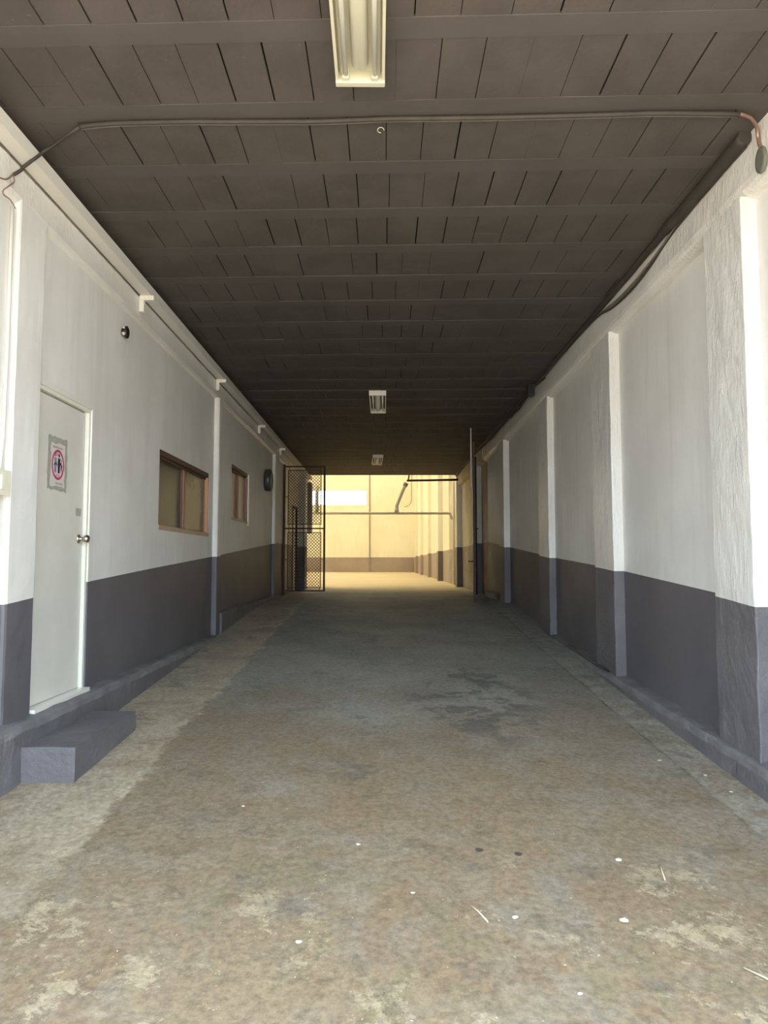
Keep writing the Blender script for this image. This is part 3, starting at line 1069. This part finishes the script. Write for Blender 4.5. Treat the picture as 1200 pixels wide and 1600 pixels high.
def wobble(pts, amp, sub=6):
    out = []
    P = [Vector(p) for p in pts]
    for i in range(len(P) - 1):
        p0, p1, p2, p3 = P[max(i - 1, 0)], P[i], P[i + 1], P[min(i + 2, len(P) - 1)]
        for k in range(sub):
            u = k / sub
            q = 0.5 * ((2 * p1) + (p2 - p0) * u + (2 * p0 - 5 * p1 + 4 * p2 - p3) * u * u + (3 * p1 - p0 - 3 * p2 + p3) * u ** 3)
            q += noise.noise_vector(q * 3.0 + Vector((amp * 100, 0, 0))) * amp
            out.append(q)
    out.append(P[-1])
    return out


cc = thing('cable_run', 'pair of dusty dark conduits crossing the ceiling below the first light', 'cable', (0, 3.76, 2.43))
path = [(1.93, 3.69, 2.428), (1.5, 3.70, 2.436), (0.9, 3.722, 2.432), (0.2, 3.745, 2.438), (-0.4, 3.765, 2.433), (-1.06, 3.777, 2.438), (-1.5, 3.785, 2.435), (-1.70, 3.81, 2.432)]
m = MB()
m.tube(wobble(path, 0.004), 0.013, 8)
m.build('conduit', M['cable'], cc)
m = MB()
m.tube(wobble([(x, y + 0.022, z + 0.004) for x, y, z in path], 0.004), 0.009, 8)
tag(m.build('conduit', M['cablelight'], cc), 'paler upper conduit')
m = MB()
m.tube([Vector(p) for p in ((-1.70, 3.81, 2.43), (-1.83, 3.90, 2.425), (-1.93, 3.97, 2.415), (-2.000, 4.0, 2.395), (-2.010, 3.99, 2.375), (-2.010, 3.93, 2.315), (-2.022, 3.925, 2.302), (-2.10, 3.985, 2.298), (-2.106, 3.97, 2.27), (-2.108, 3.90, 2.205))], 0.0095, 8)
m.build('cable_tail', M['cable'], cc)
m = MB()
m.tube(wobble([(-2.108, 3.89, 2.20), (-2.108, 3.905, 2.165), (-2.108, 3.83, 2.09), (-2.106, 3.79, 2.05), (-2.106, 3.80, 2.03), (-2.108, 3.87, 2.04), (-2.108, 3.93, 2.02)], 0.002), 0.0032, 6)
tag(m.build('thin_wire', M['copper'], cc), 'thin reddish wire hooked on the wall')
m = MB()
m.tube(wobble([(-2.108, 3.89, 2.20), (-2.108, 3.80, 2.12), (-2.108, 3.6, 2.06)], 0.003), 0.004, 6)
m.build('thin_wire', M['copper'], cc)
m = MB()
m.tube([(-0.03 + 0.018 * math.cos(a) + 0.012, 3.80 + 0.01 * math.sin(a), 2.405 + 0.022 * math.sin(a)) for a in [2 * PI * i / 16 for i in range(13)]], 0.0022, 6)
m.build('wire_loop', M['chip'], cc)

# right hand: copper bend and oval plate
cpz = thing('copper_pipe', 'bent copper pipe with oval grey plate at the top right corner', 'pipe', (2.09, 3.80, 2.4))
m = MB()
m.tube(wobble([(1.93, 3.69, 2.428), (2.0, 3.72, 2.425), (2.06, 3.77, 2.41), (2.083, 3.80, 2.375), (2.088, 3.80, 2.33), (2.092, 3.79, 2.30)], 0.0), 0.010, 12)
m.build('pipe_bend', M['copper'], cpz)
m = MB()
m.lathe([(-0.010, 0.030), (-0.008, 0.044), (0.004, 0.046), (0.012, 0.040)], 'x', (0, 0, 0), 28)
for v in m.bm.verts:
    v.co.z *= 1.65
    v.co.y *= 1.15
    v.co += Vector((2.097, 3.800, 2.232))
m.build('oval_plate', M['oval'], cpz)

# cable bundle along the right ceiling corner, sagging once
cb = thing('cable_bundle', 'dusty dark cables running along the right ceiling corner and sagging', 'cable', (2.09, 8, 2.44))
m = MB()
m.tube(wobble([(2.065, 3.90, 2.43), (2.07, 4.4, 2.425), (2.07, 5.0, 2.435), (2.08, 6.0, 2.44), (2.08, 7.6, 2.44), (2.08, 9.0, 2.445), (2.08, 11, 2.44), (2.06, 14, 2.44), (2.03, 17, 2.44), (2.02, 19.8, 2.43)], 0.006), [0.042 if i < 13 else 0.026 for i in range(55)], 8)
m.build('thick_cable', M['cable'], cb)
m = MB()
m.tube(wobble([(2.09, 3.95, 2.40), (2.09, 4.6, 2.40), (2.095, 5.05, 2.385), (2.092, 5.5, 2.315), (2.09, 5.95, 2.30), (2.092, 6.4, 2.335), (2.09, 6.8, 2.40), (2.09, 7.6, 2.425), (2.09, 9.2, 2.42)], 0.003), 0.010, 8)
m.build('sagging_cable', M['cable'], cb)
m = MB()
m.tube(wobble([(2.09, 4.9, 2.405), (2.088, 5.4, 2.35), (2.082, 5.95, 2.33), (2.086, 6.35, 2.36), (2.09, 6.8, 2.41)], 0.003), 0.009, 8)
m.build('sagging_cable', M['cablelight'], cb)
m = MB()
m.tube(wobble([(2.088, 9.1, 2.40), (2.075, 9.9, 2.42), (2.075, 10.6, 2.37), (2.07, 11.6, 2.38), (2.08, 12.6, 2.41), (2.06, 13.6, 2.38), (2.05, 15.2, 2.41)], 0.012), 0.013, 8)
m.build('loose_cable', M['cable'], cb)
m = MB()
m.tube(wobble([(2.08, 7.9, 2.405), (2.06, 9.5, 2.40), (2.04, 10.6, 2.41), (2.055, 11.4, 2.38), (2.07, 12.4, 2.40)], 0.012), 0.005, 6)
m.build('loose_cable', M['cablelight'], cb)

jb = thing('junction_box', 'small black box hanging in the cables of the right ceiling corner', 'junction box', (2.05, 9.55, 2.37))
m = MB()
m.box(1.955, 2.05, 9.50, 9.62, 2.265, 2.42, bev=0.01)
m.build('body', M['black'], jb)
m = MB()
m.box(1.950, 2.046, 9.485, 9.502, 2.27, 2.414, bev=0.004)
m.build('lid', M['black'], jb)

# black hose on the right kerb
m = MB()
m.tube(wobble([(2.085, 8.1, kr(8.1) + 0.05), (2.09, 7.9, kr(7.9) + 0.03), (2.088, 7.6, kr(7.6) + 0.014), (2.086, 7.2, kr(7.2) + 0.012), (2.088, 6.9, kr(6.9) + 0.012), (2.09, 6.7, kr(6.7) + 0.012)], 0.0), 0.010, 8)
tag(m.build('hose', M['black']), 'short black hose lying on the right kerb against the slate wall', 'hose')


# ------------------------------------------------------------------ mesh gates
def diamond(m, x0, x1, z0, z1, pitch, r):
    """woven diamond mesh in the local plane y=0"""
    def clip(px, pz, dx, dz):
        ts = []
        for (p, d, a, b) in ((px, dx, x0, x1), (pz, dz, z0, z1)):
            t0, t1 = (a - p) / d, (b - p) / d
            ts.append((min(t0, t1), max(t0, t1)))
        a, b = max(ts[0][0], ts[1][0]), min(ts[0][1], ts[1][1])
        return (a, b) if b - a > 0.01 else None
    W, H = x1 - x0, z1 - z0
    n = int((W + H) / pitch) + 2
    for s in (1, -1):
        for i in range(n):
            if s > 0:
                px, pz = x0 - H + i * pitch, z0
            else:
                px, pz = x0 + i * pitch, z0
            c = clip(px, pz, s, 1.0)
            if c:
                a, b = c
                o = 0.002 * s
                m.tube([(px + s * a, o, pz + a), (px + s * b, o, pz + b)], r, 4)


def make_gate(root, W, H, mid, right_bold=True):
    m = MB()
    fr = 0.028
    for x in (0, W - fr):
        m.box(x, x + fr, -0.014, 0.014, 0, H)
    for z in (0, mid - 0.012, H - 0.03):
        m.box(fr, W - fr, -0.014, 0.014, z, z + 0.03)
    m.build('frame', M['rust'], root, local=True)
    ins = 0.085
    for z0, z1 in ((0.075, mid - 0.075), (mid + 0.085, H - 0.085)):
        m = MB()
        b = 0.016
        m.box(ins, ins + b, -0.008, 0.008, z0, z1)
        m.box(W - ins - b, W - ins, -0.008, 0.008, z0, z1)
        m.box(ins + b, W - ins - b, -0.008, 0.008, z0, z0 + b)
        m.box(ins + b, W - ins - b, -0.008, 0.008, z1 - b, z1)
        zc = (z0 + z1) / 2
        m.box(fr, ins, -0.006, 0.006, zc, zc + 0.014)
        m.box(W - ins, W - fr, -0.006, 0.006, zc, zc + 0.014)
        for x in (ins + 0.02, W - ins - 0.032):
            if z0 < mid:
                m.box(x, x + 0.012, -0.006, 0.006, 0.03, z0)
                m.box(x, x + 0.012, -0.006, 0.006, z1, mid - 0.012)
            else:
                m.box(x, x + 0.012, -0.006, 0.006, z1, H - 0.03)
                m.box(x, x + 0.012, -0.006, 0.006, mid + 0.018, z0)
        sp = m.build('inner_frame', M['rust'], root, local=True)
        m = MB()
        diamond(m, ins + b, W - ins - b, z0 + b, z1 - b, 0.068, 0.006)
        m.build('wire_mesh', M['wire'], sp, local=True)


gl = thing('mesh_gate', 'narrow rusty mesh gate leaf closed across the left of the passage', 'gate', (-2.135, 15.1, -0.61))
make_gate(gl, 0.885, 2.672, 1.33)
m = MB()
m.box(0.845, 0.885, -0.024, 0.024, -0.0, 2.672)
m.build('meeting_stile', M['rust'], gl, local=True)
m = MB()
m.box(0.42, 0.435, -0.03, -0.014, 0.0, 1.42)
m.build('drop_bolt', M['rust'], gl, local=True)
m = MB()
m.box(-0.012, 0.03, -0.03, 0.03, -0.08, 2.7)
m.build('hinge_post', M['rust'], gl, local=True)

hx, hy, nx_, ny_ = 1.955, 15.35, 1.545, 12.15
Lg = math.hypot(nx_ - hx, ny_ - hy)
gr = thing('mesh_gate', 'wide rusty mesh gate leaf swung open, seen edge on at the right', 'gate', (hx, hy, -0.60), rz=math.atan2(ny_ - hy, nx_ - hx))
make_gate(gr, Lg, 2.66, 1.33)
m = MB()
m.tube([(Lg - 0.01, -0.045, 1.9), (Lg - 0.01, -0.045, 2.92)], 0.010, 8)
m.build('slide_bolt', M['pvc'], gr, local=True)
m = MB()
m.box(Lg - 0.06, Lg + 0.01, -0.022, 0.022, -0.07, 2.68)
m.build('meeting_stile', M['rust'], gr, local=True)
m = MB()
m.tube([(Lg - 0.03, -0.02, 0.62), (Lg - 0.03, -0.11, 0.62)], 0.009, 8)
m.build('latch', M['rust'], gr, local=True)
m = MB()
m.tube([(Lg - 0.03, 0.02, 1.18), (Lg - 0.03, 0.07, 1.18)], 0.012, 8)
m.build('handle', M['rust'], gr, local=True)
m = MB()
m.tube([(1.99, 15.38, -0.70), (1.99, 15.38, 2.3)], 0.025, 10)
tag(m.build('gate_post', M['rust']), 'thin dark steel hinge post by the right wall behind the open gate', 'post')

# ------------------------------------------------------------------ pipes at the end of the roof
m = MB()
m.tube([(-2.12, 20.8, 1.443), (1.90, 20.8, 1.443), (1.94, 20.8, 1.43), (1.96, 20.8, 1.36), (2.0, 20.8, 1.27)], 0.038, 12)
tag(m.build('drain_pipe', M['pvc']), 'long grey horizontal drain pipe crossing the hall opening', 'pipe')


def downspout(pts, r, label, extra=True):
    root = thing('downspout', label, 'pipe', pts[-1])
    m = MB()
    m.tube(pts, r, 12)
    m.build('pipe', M['pvc'], root)
    if extra:
        m = MB()
        d0, d1 = Vector(pts[1]), Vector(pts[0])
        m.tube([d1, d1 + (d0 - d1) * 0.45], r * 1.35, 12)
        m.build('coupling', M['cabinet'], root)
        m = MB()
        m.tube([(pts[-1][0], pts[-1][1], pts[-1][2] + 0.12), (pts[-1][0], pts[-1][1], pts[-1][2])], r * 1.25, 12)
        m.build('coupling', M['pvc'], root)
    return root


downspout([(0.66, 20.78, 2.34), (0.56, 20.78, 2.13), (0.405, 20.78, 1.74), (0.375, 20.78, 1.67), (0.375, 20.78, 1.483)], 0.05, 'slanting grey downspout from the roof edge down to the drain pipe')
downspout([(-1.95, 20.78, 2.25), (-1.97, 20.78, 2.0), (-1.97, 20.78, 1.483)], 0.05, 'grey downspout behind the mesh of the narrow gate leaf', False)
ph = thing('overhead_pipe', 'dark rusty pipe running from the roof edge to the right wall', 'pipe', (1.4, 20.1, 2.33))
m = MB()
m.tube([(0.66, 20.3, 2.35), (1.6, 20.0, 2.33), (2.16, 19.75, 2.31)], 0.032, 10)
m.build('pipe', M['rust'], ph)
m = MB()
m.tube([(0.70, 20.3, 2.36), (0.72, 20.3, 2.5), (0.70, 20.1, 2.62)], 0.02, 8)
m.build('hanger', M['rust'], ph)
hw = wobble([(0.80, 19.91, 2.46), (0.80, 20.45, 2.42), (0.80, 20.6, 2.05), (0.80, 20.6, 1.80), (0.72, 20.6, 1.66), (0.60, 20.6, 1.62)], 0.01)
m = MB()
m.tube(hw, 0.007, 6)
tag(m.build('hanging_wire', M['cable']), 'thin loose wire dangling beside the slanting downspout', 'wire')
m = MB()
m.tube([(2.15, 21.9, 2.6), (2.15, 21.9, -0.68)], 0.035, 10)
tag(m.build('standpipe', M['pvc']), 'tall thin pipe running down the right hall wall to the floor', 'pipe')
m = MB()
m.tube(wobble([(2.15, 21.1, 2.45), (2.15, 21.1, 1.4), (2.15, 21.1, 0.82), (2.15, 21.2, 0.74), (2.15, 21.5, 0.72)], 0.0), 0.022, 10)
tag(m.build('hooked_conduit', M['pvc']), 'short conduit on the right hall wall hooking at its lower end', 'pipe')
eb = thing('electrical_cabinet', 'grey wall cabinet behind the mesh gate at the end of the left wall', 'cabinet', (-2.15, 19.5, 0.8))
m = MB()
m.box(-2.149, -2.0, 19.35, 19.7, 0.80, 2.2, bev=0.008)
m.build('body', M['cabinet'], eb)
m = MB()
m.box(-2.002, -1.985, 19.36, 19.69, 0.82, 2.18, bev=0.004)
m.build('door', M['cabinet'], eb)

# ------------------------------------------------------------------ litter on the ramp
for x, y, s, lab in ((1.034, 3.234, 0.016, 'small white chip on the ramp right of centre near the entrance'),
                     (0.899, 2.762, 0.019, 'flat white flake on the ramp at lower right'),
                     (0.493, 2.77, 0.014, None), (0.115, 2.928, 0.012, None), (-0.117, 3.337, 0.012, None),
                     (1.721, 4.538, 0.014, None), (1.90, 4.30, 0.012, None), (1.93, 4.05, 0.013, None), (-0.726, 3.762, 0.010, None),
                     (0.62, 2.35, 0.010, None), (-0.3, 2.6, 0.012, None)):
    m = MB()
    s *= 0.75
    bmesh.ops.create_icosphere(m.bm, subdivisions=1, radius=s)
    for v in m.bm.verts:
        v.co.z *= 0.4
        v.co.x *= 1.3
    m.jitter(s * 0.3, 40, x)
    for v in m.bm.verts:
        v.co += Vector((x, y, fz(x, y) + s * 0.3))
    o = m.build('stone_chip', M['chip'])
    tag(o, lab or 'tiny pale stone chip lying on the concrete ramp', 'stone chip', 'pale chips on the ramp')
for x, y, a, L, lab in ((1.188, 3.132, 1.35, 0.13, 'upright looking dry straw on the ramp at right'),
                        (1.25, 2.45, -0.9, 0.12, 'longest dry straw on the ramp by the lower right edge'),
                        (0.36, 2.79, 2.0, 0.12, 'dry straw on the ramp just right of centre')):
    dx, dy = math.cos(a) * L / 2, math.sin(a) * L / 2
    m = MB()
    m.tube([(x - dx, y - dy, fz(x - dx, y - dy) + 0.003), (x + dx * 0.1, y + dy * 0.2, fz(x, y) + 0.006), (x + dx, y + dy, fz(x + dx, y + dy) + 0.003)], 0.0032, 6)
    tag(m.build('straw', M['straw']), lab, 'straw', 'straws on the ramp')
for x, y, lab in ((0.43, 3.30, 'small dark dry leaf on the ramp, the left of two'), (0.60, 3.27, 'small dark dry leaf on the ramp, the right of two')):
    m = MB()
    bmesh.ops.create_icosphere(m.bm, subdivisions=2, radius=0.018)
    for v in m.bm.verts:
        v.co.z = v.co.z * 0.15 + 6 * v.co.x * v.co.x
    m.jitter(0.004, 30, y)
    for v in m.bm.verts:
        v.co += Vector((x, y, fz(x, y) + 0.004))
    tag(m.build('dry_leaf', M['leaf']), lab, 'leaf', 'dark dry leaves on the ramp')
